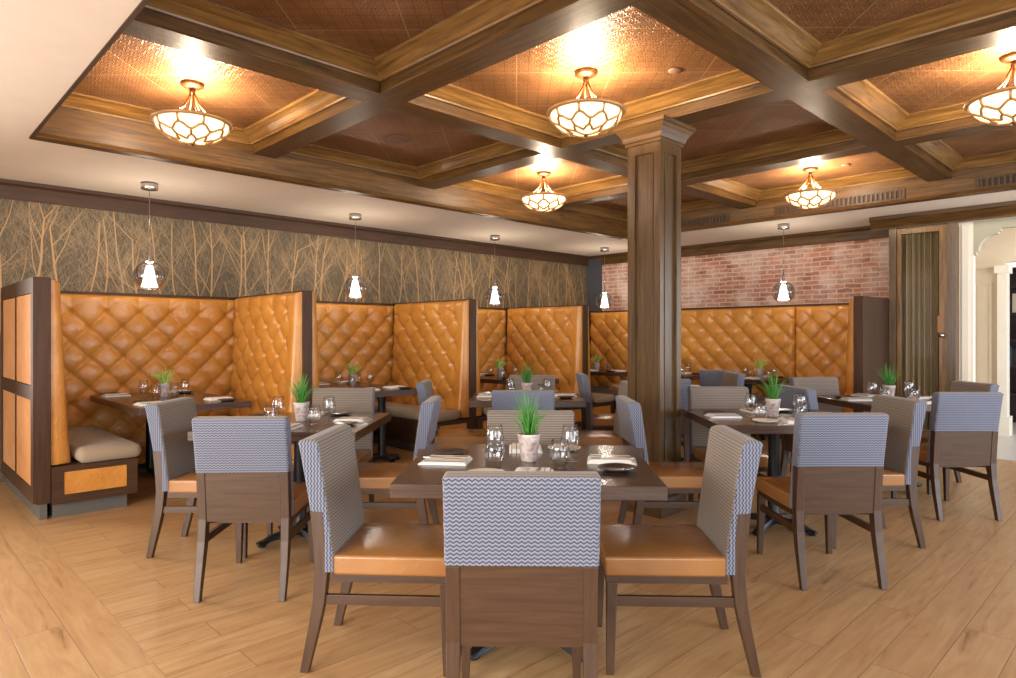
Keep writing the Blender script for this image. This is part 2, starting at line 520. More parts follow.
# crown boards of the two walls
cp = [(0, ZC - .165), (-.02, ZC - .165), (-.024, ZC - .14), (-.03, ZC - .05), (-.055, ZC - .03), (-.06, ZC), (0, ZC)]
bm = BM(); prism(bm, [(WL + d, z) for d, z in cp], 'x', -4.5, WR)
struct(obj('trim_5', bm, MT['dark'], grain=0))
bm = BM(); prism(bm, [(WR + d, z) for d, z in cp], 'y', 2.378, WL - .06)
struct(obj('trim_6', bm, MT['beam'], grain=1))

# column: square, recessed panels, capital, plinth
cu, cv, hw = 4.20, 2.75, .14
bm = BM()
box(bm, cu - hw + .018, cu + hw - .018, cv - hw + .018, cv + hw - .018, 0, ZB)
for sx in (-1, 1):                       # corner stiles
    for sy in (-1, 1):
        x0, x1 = sorted((cu + sx * hw, cu + sx * (hw - .062))); y0, y1 = sorted((cv + sy * hw, cv + sy * (hw - .062)))
        box(bm, x0, x1, y0, y1, .34, 2.62)
for (z0, z1) in ((0, .34), (2.62, ZB)):
    box(bm, cu - hw, cu + hw, cv - hw, cv + hw, z0, z1)
for s in (-1, 1):                        # bead round each panel
    for e in (-1, 1):
        a = e * (hw - .062)
        x0, x1 = sorted((cu + s * (hw + .006), cu + s * (hw - .02))); box(bm, x0, x1, cv + a - .006, cv + a + .006, .34, 2.62)
        y0, y1 = sorted((cv + s * (hw + .006), cv + s * (hw - .02))); box(bm, cu + a - .006, cu + a + .006, y0, y1, .34, 2.62)
col = struct(obj('column', bm, MT['column'], grain=2))
bm = BM()
ringprof(bm, cu - hw, cu + hw, cv - hw, cv + hw, [(-.002, ZB - .15), (.012, ZB - .15), (.012, ZB - .13), (.022, ZB - .12), (.03, ZB - .09), (.048, ZB - .06), (.07, ZB - .035), (.078, ZB - .03), (.078, ZB - .001), (-.002, ZB - .001)], -1)
obj('capital', bm, MT['column'], col, grain='run')
bm = BM()
ringprof(bm, cu - hw, cu + hw, cv - hw, cv + hw, [(-.002, 0), (.03, 0), (.03, .11), (.02, .13), (.008, .14), (-.002, .14)], -1)
obj('plinth', bm, MT['column'], col, grain='run')

# grilles in the fascia
def grille(name, a, b, z0, z1, label):
    r = thing(name, label, 'vent', (U1 - .02, a, z0))
    bm = BM(); L = b - a; hgt = z1 - z0
    box(bm, -.012, 0, 0, L, 0, .018); box(bm, -.012, 0, 0, L, hgt - .018, hgt); box(bm, -.012, 0, 0, .03, .018, hgt - .018); box(bm, -.012, 0, L - .03, L, .018, hgt - .018)
    obj('frame', bm, MT['vent'], r)
    bm = BM(); box(bm, -.003, -.001, .03, L - .03, .018, hgt - .018); obj('backing', bm, MT['vent_dark'], r)
    bm = BM(); n = int(L / .045)
    for k in range(1, n): box(bm, -.011, -.003, L * k / n - .010, L * k / n + .010, .018, hgt - .018)
    s = obj('slats', bm, MT['vent'], r, grain=2)
grille('wall_vent', 2.0, 3.36, 2.70, 2.81, 'long brown slatted vent grille behind the far right bowl light')
grille('wall_vent', 3.92, 4.78, 2.70, 2.81, 'short dark slatted vent grille just right of the square column')
grille('wall_vent', -.2, 1.40, 2.70, 2.81, 'dark slatted vent grille at the right edge above the doorway')

# ------------------------------------------------------------------ booths
def place(bm_src, o, xd, yd):
    m = Matrix(((xd[0], yd[0], 0, o[0]), (xd[1], yd[1], 0, o[1]), (0, 0, 1, o[2]), (0, 0, 0, 1)))
    bm_src.transform(m); return bm_src

def pad(L, z0, z1, tb=.1, tt=.06, sp=.28, d=.055, b0=0., b1=0., step=.0135):
    """deep buttoned upholstery: x along, y out, z up"""
    bm = BM()
    nx, nz = max(4, round(L / step)), max(4, round((z1 - z0) / step))
    x_off = (L - b0 - b1) / 2 + b0
    zr = z1 - .17
    G = []
    for i in range(nx + 1):
        x = L * i / nx; row = []
        for k in range(nz + 1):
            z = z0 + (z1 - z0) * k / nz
            s = (z - z0) / (z1 - z0)
            t0 = tb + (tt - tb) * s ** .8
            xx, zz = (x - x_off) / sp, (z - zr) / sp
            p, q = xx + zz, xx - zz
            if z > zr:                                  # pleats run up from the top row
                h0 = abs(math.sin(PI * xx)) ** .45
                hd = (abs(math.sin(PI * p)) * abs(math.sin(PI * q))) ** .24
                w = min(1, (z - zr) / .10)
                h = hd * (1 - w) + h0 * w * .55 + .45 * w
            else:
                h = (abs(math.sin(PI * p)) * abs(math.sin(PI * q))) ** .24
            m = 1
            if b0: m = min(m, max(0, (x - b0 * .6) / (b0 * .6)))
            if b1: m = min(m, max(0, (L - b1 * .6 - x) / (b1 * .6)))
            m = min(1, m)
            dp, dq = p - round(p), q - round(q)
            dip = math.exp(-(dp * dp + dq * dq) / .016) * .016 * m if z < zr + .06 else 0
            y = t0 + d * (h * m + .75 * (1 - m)) - d * .5 - dip
            e = min(x, L - x, z1 - z) / .05
            if e < 1: y *= .35 + .65 * math.sqrt(max(0, 1 - (1 - e) ** 2))
            row.append(bm.verts.new((x, y, z)))
        G.append(row)
    for i in range(nx):
        for k in range(nz):
            f = bm.faces.new((G[i][k], G[i + 1][k], G[i + 1][k + 1], G[i][k + 1])); f.smooth = True
    # return edges to the backing
    def edge(vs):
        prev = None
        for v in vs:
            w = bm.verts.new((v.co.x, 0, v.co.z))
            if prev: bm.faces.new((prev[0], v, w, prev[1]))
            prev = (v, w)
    edge(G[0]); edge(G[-1]); edge([r[-1] for r in G]); edge([r[0] for r in G])
    # covered buttons
    n = int(L / sp * 2) + 4; rows = int((z1 - z0) / sp * 2) + 2
    for r_ in range(rows):
        z = zr - r_ * sp / 2
        if z < z0 + .03: break
        s = (z - z0) / (z1 - z0); y = tb + (tt - tb) * s ** .8 - d * .5 - .010
        for k in range(-n, n):
            x = x_off + (k + (.5 if r_ % 2 else 0)) * sp
            if x < b0 * 1.2 + .02 or x > L - b1 * 1.2 - .02: continue
            b2 = BM(); bmesh.ops.create_uvsphere(b2, u_segments=8, v_segments=5, radius=.012)
            for f in b2.faces: f.smooth = True
            merge(bm, b2, 0, Matrix.Translation((x, y, z)) @ Matrix.Diagonal((1, .6, 1, 1)))
    return bm

PT = 1.71; VF, VB = 5.60, 7.12
def partition(name, u0, u1, label, left, right, outer=False):
    r = thing(name, label, 'booth divider', ((u0 + u1) / 2, (VF + VB) / 2, 0))
    hw_ = (u1 - u0) / 2; f, b = VF - (VF + VB) / 2, VB - (VF + VB) / 2
    bm = BM()
    box(bm, -hw_, hw_, f, b, .11, PT)
    obj('frame', bm, MT['dark'], r, grain=2, bevel=.004)
    bm = BM(); box(bm, -hw_ + .02, hw_ - .02, f + .02, b, 0, .11)
    obj('kickboard', bm, MT['kick'], r)
    if right:
        obj('upholstered_pad', place(pad(b - f - .125, .375, PT - .015, .12, .05, b1=.14, b0=.02), (hw_, b - .105, 0), (0, -1), (1, 0)), MT['leather'], r)
    if left:
        obj('upholstered_pad', place(pad(b - f - .125, .375, PT - .015, .12, .05, b1=.14, b0=.02), (-hw_, b - .105, 0), (0, -1), (-1, 0)), MT['leather'], r)
    if outer:
        bm = BM()
        L = b - f
        for (a0, a1) in ((f, f + .09), (f + L / 2 - .015, f + L / 2 + .015), (b - .08, b)):
            box(bm, -hw_ - .02, -hw_, a0, a1, .12, PT - .002)
        for (z0, z1) in ((.12, .22), (.84, .94), (PT - .11, PT - .002)):
            for (a0, a1) in ((f + .09, f + L / 2 - .015), (f + L / 2 + .015, b - .08)):
                box(bm, -hw_ - .0198, -hw_, a0, a1, z0, z1)
        obj('panel_frame', bm, MT['dark'], r, grain=2)
        for (a0, a1) in ((f + .092, f + L / 2 - .017), (f + L / 2 + .017, b - .082)):
            for (z0, z1) in ((.222, .838), (.942, PT - .112)):
                bm = BM(); rbox(bm, -hw_ - .014, -hw_ + .0, a0, a1, z0, z1, .006)
                obj('inset_panel', bm, MT['panel_leather'], r)
    return r

DIV = [(.855, .94), (2.855, 2.945), (4.865, 4.96), (6.87, 6.97)]
partition('booth_divider', *DIV[0], 'tall leather booth end divider with panelled outer side at the far left', False, True, True)
partition('booth_divider', *DIV[1], 'tall booth divider between the first and second booths from the left', True, True)
partition('booth_divider', *DIV[2], 'tall booth divider between the second and third booths from the left', True, True)
partition('booth_divider', *DIV[3], 'tall booth divider just left of the square column, fourth from left', True, True)

# end divider of the banquette on the brick wall
r = thing('booth_divider', 'dark brown end divider of the banquette beside the curtained door', 'booth divider', (8.25, 2.43, 0))
bm = BM(); box(bm, -.65, .76, -.05, .05, .11, PT + .01); obj('frame', bm, MT['dark'], r, grain=2, bevel=.004)
bm = BM(); box(bm, -.63, .75, -.03, .03, 0, .11); obj('kickboard', bm, MT['kick'], r)
obj('upholstered_pad', place(pad(1.02, .375, PT - .02, .12, .05, b0=.14), (-.63, .05, 0), (1, 0), (0, 1)), MT['leather'], r)

backs = [(DIV[0][1], DIV[1][0], 'tufted caramel leather back of the first booth on the left'),
         (DIV[1][1], DIV[2][0], 'tufted caramel leather back of the second booth from left'),
         (DIV[2][1], DIV[3][0], 'tufted caramel leather back of the third booth from left'),
         (DIV[3][1], 8.69, 'tufted caramel leather back of the corner booth behind the column')]
for a, b, lab in backs:
    L = b - a
    r = thing('booth_backboard', lab, 'booth back', ((a + b) / 2, VB, 0))
    bm = BM(); box(bm, -L / 2 + .001, L / 2 - .001, .005, WL - VB - .006, .02, PT - .03); obj('backing_board', bm, MT['dark'], r, grain=0)
    bm = BM(); box(bm, -L / 2 + .001, L / 2 - .001, -.03, WL - VB - .006, PT - .029, PT - .006); obj('cap_rail', bm, MT['dark'], r, grain=0)
    obj('upholstered_pad', place(pad(L - .006, .06, PT - .03, .095, .05), (-L / 2 + .003, .005, 0), (1, 0), (0, -1)), MT['leather'], r)

# banquette back on the brick wall: two panels meeting in a seam
r = thing('booth_backboard', 'long tufted caramel leather banquette back under the brick wall', 'booth back', (8.80, 4.8, 0))
bm = BM(); box(bm, .002, .216, -2.20, 2.27, .02, PT - .03); obj('backing_board', bm, MT['dark'], r, grain=1)
bm = BM(); box(bm, -.03, .216, -2.30, 2.27, PT - .029, PT - .006); obj('cap_rail', bm, MT['dark'], r, grain=1)
obj('upholstered_pad', place(pad(.98, .06, PT - .03, .10, .05), (.002, -2.21, 0), (0, 1), (-1, 0)), MT['leather'], r)
obj('upholstered_pad', place(pad(3.42, .06, PT - .03, .10, .05), (.002, -1.225, 0), (0, 1), (-1, 0)), MT['leather'], r)

def bench(u0, u1, v0, v1, label, side):
    """upholstered bench against a divider on its left (side -1) or right (+1); 0 = against the brick wall"""
    r = thing('booth_bench', label, 'bench', ((u0 + u1) / 2, (v0 + v1) / 2, 0))
    x, y = (u1 - u0) / 2, (v1 - v0) / 2
    a = -x if side != 1 else -x + .02
    b = x if side != -1 else x - .02
    k0, k1 = (a + .01, b - .06) if side == -1 else (a + .06, b - .01)
    bm = BM(); box(bm, k0, k1, -y + .05, y, 0, .10); obj('kickboard', bm, MT['kick'], r)
    bm = BM(); box(bm, a, b, -y + .012, y, .10, .365); obj('base', bm, MT['dark'], r, grain=0 if side else 1)
    c0, c1 = -x - (.015 if side != -1 else -.156), x + (.015 if side != 1 else -.156)
    if side:
        bm = BM()
        for (a0, a1, z0, z1) in ((a, b, .10, .16), (a, b, .325, .365), (a, a + .07, .16, .325), (b - .07, b, .16, .325)):
            box(bm, a0, a1, -y, -y + .012, z0, z1)
        obj('end_frame', bm, MT['dark'], r, grain=0)
        bm = BM(); rbox(bm, a + .071, b - .071, -y + .004, -y + .013, .161, .324, .003); obj('end_panel', bm, MT['leather'], r)
    else:
        c1 = x - .005
    bm = BM(); rbox(bm, c0, c1, -y - .015, y, .366, .475, .05, 5)
    for f in bm.faces: f.smooth = True
    obj('cushion', bm, MT['bench'], r, grain=0)
    return r
bw = .55
D_ = DIV
bench(D_[0][1] + .003, D_[0][1] + .565, 5.57, 7.0, 'oatmeal fabric bench along the far left divider, first booth', -1)
bench(D_[1][0] - bw, D_[1][0] - .003, 5.57, 7.0, 'oatmeal fabric bench on the right side of the first booth', 1)
bench(D_[1][1] + .003, D_[1][1] + bw, 5.57, 7.0, 'oatmeal fabric bench on the left side of the second booth', -1)
bench(D_[2][0] - bw, D_[2][0] - .003, 5.57, 7.0, 'oatmeal fabric bench on the right side of the second booth', 1)
bench(D_[2][1] + .003, D_[2][1] + bw, 5.57, 7.0, 'oatmeal fabric bench on the left side of the third booth', -1)
bench(D_[3][0] - bw, D_[3][0] - .003, 5.57, 7.0, 'oatmeal fabric bench on the right side of the third booth', 1)
bench(D_[3][1] + .003, D_[3][1] + bw, 5.57, 7.0, 'oatmeal fabric bench right of the fourth divider, in the corner booth', -1)
bench(8.16, 8.645, 2.66, 6.90, 'long oatmeal bench of the banquette under the brick wall', 0)

# ------------------------------------------------------------------ dining chair
def make_chair():
    r = thing('dining_chair', 'x', 'chair')
    W = .224
    # seat cushion, slightly crowned
    bm = BM()
    n = 8; rings = []
    bm2 = BM(); bmesh.ops.create_grid(bm2, x_segments=n, y_segments=n, size=1)
    bm2.free()
    b = BM(); box(b, -1, 1, -1, 1, 0, 1)
    bmesh.ops.subdivide_edges(b, edges=list(b.edges), cuts=5, use_grid_fill=True)
    for v in b.verts:
        x, y, z = v.co
        ww = W + .006 * (y + 1) / 2
        ex, ey = abs(x), abs(y)
        zt = .076 + .014 * (1 - ex ** 4) * (1 - ey ** 4)
        v.co = (x * ww, .035 + y * .23, (.380 + z * zt))
    ed = [e for e in b.edges if len(e.link_faces) == 2 and e.calc_face_angle(0) > .9]
    bmesh.ops.bevel(b, geom=ed, offset=.0105, segments=3, profile=.5, affect='EDGES')
    for f in b.faces: f.smooth = True
    merge(bm, b)
    obj('seat', bm, MT['seat_leather'], r)
    # rail under the cushion
    bm = BM()
    box(bm, -W + .006, W - .006, .222, .258, .352, .386); box(bm, -W + .006, -W + .036, -.2, .222, .352, .386); box(bm, W - .036, W - .006, -.2, .222, .352, .386)
    box(bm, -W + .036, W - .036, -.2, -.17, .352, .386)
    obj('seat_rail', bm, MT['chair_wood'], r, grain=0)
    # upholstered back: profile in (y, z), extruded across, edges eased
    def yr(z):   # rear line
        return -.265 - .024 * max(0, (z - .39) / .24) - .022 * max(0, (z - .63) / .27) ** 1.15 + .003 * (z > .5)
    bm = BM()
    zs = [.392, .45, .52, .58, .618]
    front = [(-.188 - .012 * ((z - .385) / .24) - .038 * max(0, (z - .45) / .45) ** 1.2, z) for z in (.392, .45, .52, .60, .68, .76, .84, .875)]
    top = [(front[-1][0] - .008, .892), (front[-1][0] - .028, .9), (yr(.9) + .022, .9), (yr(.9) + .006, .893)]
    rear = [(yr(z) - .0, z) for z in (.875, .80, .72, .66, .624)]
    low = [(yr(.63) + .052, .622), (yr(.52) + .05, .52), (-.225, .392)]
    poly = front + top + rear + low
    k_front = len(front)
    cols = [(-W + .004, .008), (-W, 0), (-W + 0, 0)]
    def ring(x, ins):
        cy = sum(p[0] for p in poly) / len(poly)
        out = []
        for i, (y, z) in enumerate(poly):
            yy, zz = y, z
            if ins:
                if i < k_front: yy = y - ins
                elif i >= k_front + len(top) and i < k_front + len(top) + len(rear): yy = y + ins
                else: zz = z - (ins if z > .8 else 0)
            out.append((x, yy, zz))
        return out
    wx = W + .004
    rows = loft(bm, [ring(-wx, .010), ring(-wx + .004, .004), ring(-wx + .012, 0), ring(wx - .012, 0), ring(wx - .004, .004), ring(wx, .010)])
    for f in bm.faces:
        f.material_index = 0
        c = f.calc_center_median(); nrm = f.normal
    bm.normal_update()
    obj_b = None
    bmesh.ops.recalc_face_normals(bm, faces=list(bm.faces))
    for f in bm.faces:
        if f.normal.y > .55 and abs(f.normal.x) < .6: f.material_index = 1
        if f.normal.z > .8: f.material_index = 1
    me_o = obj('backrest', bm, [MT['fabric'], MT['fabric_in']], r, grain=0)
    # wooden lower back panel between the rear legs
    bm = BM()
    prism(bm, [(yr(.395) + .006, .375), (yr(.395) + .03, .375), (yr(.63) + .03, .622), (yr(.63) + .006, .622)], 'x', -W + .04, W - .04)
    obj('back_panel', bm, MT['chair_wood'], r, grain=0)
    for s in (-1, 1):
        # rear leg and stile in one sweep
        bm = BM(); rings = []
        for (z, y0, dep, xo, wd) in ((0, -.327, .034, W - .004, .030), (.08, -.311, .038, W - .002, .033), (.18, -.291, .043, W, .037), (.28, -.275, .048, W, .040), (.39, -.266, .05, W, .042), (.52, -.275, .05, W, .042), (.622, yr(.622), .05, W, .042)):
            a, b = s * xo, s * (xo - wd)
            rings.append([(a, y0, z), (b, y0, z), (b, y0 + dep, z), (a, y0 + dep, z)])
        loft(bm, rings); obj('leg', bm, MT['chair_wood'], r, grain=2, bevel=.003)
        bm = BM(); rings = []
        for (z, w_) in ((0, .028), (.2, .036), (.354, .042)):
            a, b = s * (W - .002), s * (W - .002 - w_)
            rings.append([(a, .258, z), (b, .258, z), (b, .258 - w_, z), (a, .258 - w_, z)])
        loft(bm, rings); obj('leg', bm, MT['chair_wood'], r, grain=2, bevel=.003)
        bm = BM(); a, b = sorted((s * (W - .010), s * (W - .030))); box(bm, a, b, -.24, .225, .262, .300)
        obj('stretcher', bm, MT['chair_wood'], r, grain=1, bevel=.002)
    return r
chair = Maker(make_chair())
def put_chair(x, y, facing, label, group):
    u, v = room(x, y)
    chair.put(label, (u, v, 0), VIEW + R(facing), group)

# ------------------------------------------------------------------ tables
def pedestal(parent, x=0, y=0, reach=.34, rot=0):
    bm = BM(); lathe(bm, [(.0, .06), (.052, .06), (.05, .08), (.04, .1), (.038, .62), (.05, .66), (.05, .70), (0, .70)], 20, x, y)
    obj('pedestal_column', bm, MT['black'], parent)
    bm = BM(); box(bm, x - .17, x + .17, y - .17, y + .17, .690, .7005); obj('mounting_plate', bm, MT['black'], parent)
    bm = BM()
    for k in range(4):
        a = rot + k * PI / 2
        ca, sa = math.cos(a), math.sin(a)
        rings = []
        for (d, z, w_, h_) in ((0, .055, .035, .05), (.1, .052, .033, .045), (.2, .040, .03, .036), (reach - .05, .026, .034, .026), (reach, .018, .03, .018)):
            rings.append([(x + ca * d - sa * w_, y + sa * d + ca * w_, max(.004, z - h_ * .4)), (x + ca * d + sa * w_, y + sa * d - ca * w_, max(.004, z - h_ * .4)),
                          (x + ca * d + sa * w_ * .6, y + sa * d - ca * w_ * .6, z + h_ * .5), (x + ca * d - sa * w_ * .6, y + sa * d + ca * w_ * .6, z + h_ * .5)])
        loft(bm, rings)
        lathe(bm, [(0, 0), (.026, 0), (.028, .012), (0, .014)], 10, x + ca * (reach - .03), y + sa * (reach - .03))
    obj('pedestal_base', bm, MT['black'], parent, bevel=.004)

def table(label, w, d, u, v, rz, group, peds=((0, 0),), reach=.28, th=.054, base_rot=0):
    r = thing('dining_table', label, 'table', (u, v, 0), rz, group)
    bm = BM(); rbox(bm, -w / 2, w / 2, -d / 2, d / 2, .75 - th, .75, .004, 2)
    obj('tabletop', bm, MT['table'], r, grain=0 if w >= d else 1)
    for (x, y) in peds: pedestal(r, x, y, reach, base_rot)
    return r

# ------------------------------------------------------------------ things on the tables
def make_glass(name, prof):
    o = BM(); lathe(o, prof, 28); g = obj(name, o, MT['glass']); tag(g, 'x', 'glass')
    for p in g.data.polygons: p.use_smooth = True
    return g
wine = Maker(make_glass('wine_glass', [(0, 0), (.030, 0), (.031, .003), (.012, .008), (.006, .014), (.006, .03), (.014, .038), (.030, .052), (.041, .078), (.042, .098), (.036, .13), (.031, .158), (.0298, .158), (.0345, .13), (.0404, .098), (.0394, .079), (.029, .055), (.012, .042), (0, .04)]))
water = Maker(make_glass('water_glass', [(0, 0), (.022, 0), (.026, .004), (.036, .03), (.041, .055), (.040, .08), (.034, .118), (.0328, .118), (.0385, .08), (.0394, .055), (.0345, .031), (.022, .010), (0, .009)]))

def make_plant(pale):
    r = thing('potted_plant', 'x', 'plant')
    bm = BM()
    lathe(bm, [(0, 0), (.031, 0), (.034, .004), (.050, .112), (.052, .12), (.047, .12), (.044, .100), (0, .100)], 24)
    pot = obj('pot', bm, MT['pot'], r)
    bm = BM(); lathe(bm, [(.0445, .101), (.03, .105), (0, .107)], 16); obj('soil', bm, MT['soil'], pot)
    bm = BM(); q = random.Random(5 if pale else 9)
    n = 46 if pale else 64
    for k in range(n):
        a = q.uniform(0, 2 * PI); r0 = q.uniform(0, .026)
        ln = q.uniform(.13, .19) if pale else q.uniform(.14, .23)
        lean = q.uniform(.25, 1.15) if pale else q.uniform(.05, 1.0)
        w0 = .010 if pale else .004
        pts = []; x, z = r0, .1; th = lean * .35
        for s in range(6):
            pts.append((x, z)); x += math.sin(th) * ln / 5; z += math.cos(th) * ln / 5; th += lean * .28
        ca, sa = math.cos(a), math.sin(a); rings = []
        for i, (d, z) in enumerate(pts):
            w_ = w0 * (1 - (i / 5) ** 1.6) + .0004
            rings.append([(ca * d - sa * w_, sa * d + ca * w_, z), (ca * d + sa * w_, sa * d - ca * w_, z), (ca * (d - w_ * .5), sa * (d - w_ * .5), z - .0006 + w_ * .3)])
        loft(bm, rings, True, True, 0, True)
    obj('leaves', bm, MT['leaf_pale' if pale else 'leaf'], r)
    return r
grass = Maker(make_plant(False)); grass_pale = Maker(make_plant(True))

bm = BM(); lathe(bm, [(0, 0), (.045, 0), (.050, .003), (.078, .012), (.080, .015), (.077, .0155), (.050, .007), (0, .006)], 30)
pl = obj('bread_plate', bm, MT['plate']); tag(pl, 'x', 'plate')
plate = Maker(pl)
bm = BM(); lathe(bm, [(0, 0), (.045, 0), (.050, .003), (.078, .012), (.080, .015), (.077, .0155), (.050, .007), (0, .006)], 30)
pl = obj('bread_plate', bm, MT['plate_white']); tag(pl, 'x', 'plate')
plate_w = Maker(pl)
# folded napkin: three leaves, edges slightly fanned
bm = BM()
for k, (dx, dy, sx, sy) in enumerate(((0, 0, .078, .105), (.003, .003, .074, .100), (-.002, .005, .071, .094), (.001, .007, .066, .088))):
    rbox(bm, dx - sx, dx + sx, dy - sy, dy + sy, k * .0045, k * .0045 + .0042, .0018, 1)
nk = obj('napkin', bm, MT['napkin']); tag(nk, 'x', 'napkin')
napkin = Maker(nk)
NZ = .018
def cut(name, blade):
    bm = BM(); rings = []
    if blade:
        sec = ((-.10, .0042, .004), (-.06, .0046, .0045), (-.01, .0036, .003), (0, .0075, .0018), (.06, .0085, .0016), (.095, .003, .0012))
    else:
        sec = ((-.09, .0052, .003), (-.05, .0042, .0028), (.02, .0024, .0024), (.035, .0095, .002), (.05, .0115, .002))
    for (y, w_, h_) in sec: rings.append([(-w_, y, 0), (w_, y, 0), (w_, y, h_), (-w_, y, h_)])
    loft(bm, rings)
    if not blade:
        for k in range(4):
            x = -.0095 + k * .0063; prism(bm, [(x - .0012, 0), (x + .0012, 0), (x + .0012, .0018), (x - .0012, .0018)], 'y', .05, .092)
    o = obj(name, bm, MT['steel']); tag(o, 'x', name); return o
fork = Maker(cut('fork', False)); knife = Maker(cut('knife', True))

def setting(tx, ty, tz, x, y, a, who, where, cutlery=True, white=False, sc=1):
    """one place: (x, y) on the table edge in the table's frame, diner faces a"""
    def T(lx, ly):
        px, py = x + math.cos(a) * lx - math.sin(a) * ly, y + math.sin(a) * lx + math.cos(a) * ly
        return (tx + math.cos(tz) * px - math.sin(tz) * py, ty + math.sin(tz) * px + math.cos(tz) * py)
    j = rnd.uniform(-.12, .12)
    n = T(.02, .15); napkin.put(f'folded white napkin at {who}', (*n, .7501), tz + a + j, 'folded napkins ' + where)
    p = T(-.165, .15); (plate_w if white else plate).put(f'{"cream" if white else "dark"} plate beside the napkin at {who}', (*p, .7501), 0, 'side plates ' + where)
    if cutlery:
        f = T(-.005, .15); fork.put(f'steel fork on the napkin at {who}', (*f, .7501 + NZ), tz + a + j + .12, 'forks ' + where)
        k = T(.035, .15); knife.put(f'steel knife on the napkin at {who}', (*k, .7501 + NZ), tz + a + j - .1, 'knives ' + where)

def square_table(key, w, d, x, y, yaw, group, place_names, plates='ffff', cutlery=True, gl=None, base_rot=PI / 4, reach=.28):
    u, v = room(x, y); rz = VIEW + R(yaw)
    table(f'square dark wood {key}', w, d, u, v, rz, group, reach=reach, base_rot=base_rot)
    on = 'on the ' + key
    for c, (px, py, a, nm) in enumerate(((0, -d / 2, 0, 'front'), (-w / 2, 0, -PI / 2, 'left'), (0, d / 2, PI, 'back'), (w / 2, 0, PI / 2, 'right'))):
        setting(u, v, rz, px, py, a, f'the {nm} place of the {key}', on, cutlery, plates[c] == 'w')
    def T(px, py): return (u + math.cos(rz) * px - math.sin(rz) * py, v + math.sin(rz) * px + math.cos(rz) * py, .7501)
    grass.put(f'potted green grass plant in the middle of the {key}', T(0, .02), rnd.uniform(0, 6), 'potted grasses on the dining tables')
    for (px, py, m, nm) in gl or ((-.14, -.13, water, 'water glass front left of the plant'), (-.15, .02, wine, 'wine glass left of the plant'),
                                  (.13, -.12, water, 'water glass front right of the plant'), (.18, .02, wine, 'wine glass right of the plant')):
        m.put(f'clear {nm} on the {key}', T(px, py), 0, 'drinking glasses ' + on)

GT = 'square dining tables in the middle of the room'
KC, KL, KD, KR, KS, KE = ('foreground table', 'left hand table', 'second centre table', 'table right of column', 'table by curtained door', 'table behind column')
square_table(KC, 1.02, .90, .091, 2.865, -2.5, GT, None, 'wfwf', reach=.34)
square_table(KL, .97, .95, -1.33, 4.22, -2, GT, None)
square_table(KD, .98, .90, .17, 5.95, -1, GT, None, base_rot=0)
square_table(KR, 1.0, .88, 1.80, 4.46, -1, GT, None, 'wfff')
square_table(KS, .95, .90, 3.28, 5.65, 5, GT, None, base_rot=0)
square_table(KE, .95, .95, 1.62, 7.0, 0, GT, None, 'ffff', False)

GC = 'dining chairs at the square tables'
B = 'grey woven dining chair '
for x, y, f, lab in (
    (.045, 2.215, -1, 'seen from behind in the front centre'),
    (-.465, 2.74, -93, 'in left foreground facing right at the nearest table'),
    (.643, 2.73, 88, 'in right foreground facing left at the nearest table'),
    (.11, 3.20, 178, 'facing camera behind the nearest plant'),
    (-1.32, 3.53, 2, 'seen from behind at the left hand table'),
    (-1.785, 4.06, -90, 'leftmost, facing right beside the first booth'),
    (-.77, 4.15, 90, 'facing left between left and nearest tables'),
    (-1.24, 4.70, 180, 'facing camera on far side of left hand table'),
    (.11, 5.09, 0, 'seen from behind at second centre table'),
    (-.44, 5.72, -90, 'facing right at second centre table, by a booth bench'),
    (.74, 5.62, 90, 'facing left at second centre table, left of column'),
    (.24, 6.31, 180, 'facing camera at the back of second centre table'),
    (1.045, 4.17, -90, 'facing right at foot of the column'),
    (1.71, 3.68, 1, 'seen from behind at the table right of column'),
    (1.63, 4.83, 180, 'facing camera just right of the column'),
    (2.22, 4.23, 91, 'facing left at right end of the table right of column'),
    (2.52, 5.18, -82, 'facing right at left side of the table by the door'),
    (3.235, 4.93, 0, 'seen from behind at the table by the curtained door'),
    (2.94, 5.99, 186, 'facing camera before the dark end of the banquette'),
    (3.68, 5.60, 92, 'rightmost, facing left in front of the doorway'),
    (1.06, 6.88, -90, 'facing right at far table, beside fourth divider'),
    (1.44, 6.33, 0, 'seen from behind at far table, half hidden by column'),
    (2.13, 7.05, 90, 'facing left at far table, right of the column'),
):
    put_chair(x, y, f, B + lab, GC)
chair.put(B + 'seen from behind before the banquette under bricks', (7.28, 3.72, 0), R(-90), GC)

# booth tables
GB = 'long booth tables'
def booth_table(key, u0, u1, v0, v1, pv, peds, places):
    u, v = (u0 + u1) / 2, (v0 + v1) / 2
    table(f'dark wood {key}', u1 - u0, v1 - v0, u, v, 0, GB, peds, .22, base_rot=0)
    on = 'on the ' + key
    for (dx, dy, a, nm) in places:
        setting(u, v, 0, dx * (u1 - u0) / 2, dy, a, f'the {nm} place of the {key}', on, False)
    grass_pale.put(f'small lime green potted plant on the {key}', (u + .02, pv, .7501), rnd.uniform(0, 6), 'potted plants on the booth tables')
    spots = ((-.10, -.18), (-.14, .02), (.15, -.14), (.13, .07)) if len(peds) > 1 else ((-.05, -.15), (-.04, .17), (.05, -.18), (.06, .15))
    if u1 - u0 < .65: spots = ((.08, -.17), (-.02, .17), (.15, -.10), (.10, .14))
    for (dx, dy), m, nm in zip(spots, (water, wine, wine, water), ('water glass in front of the plant', 'wine glass left of the plant', 'wine glass right of the plant', 'water glass behind the plant')):
        m.put(f'clear {nm} on the {key}', (u + dx, pv + dy, .7501), 0, 'drinking glasses ' + on)
four = ((-1, -.47, -PI / 2, 'left front'), (-1, .54, -PI / 2, 'left back'), (1, -.47, PI / 2, 'right front'), (1, .56, PI / 2, 'right back'))
pb = ((0, -.48), (0, .48))
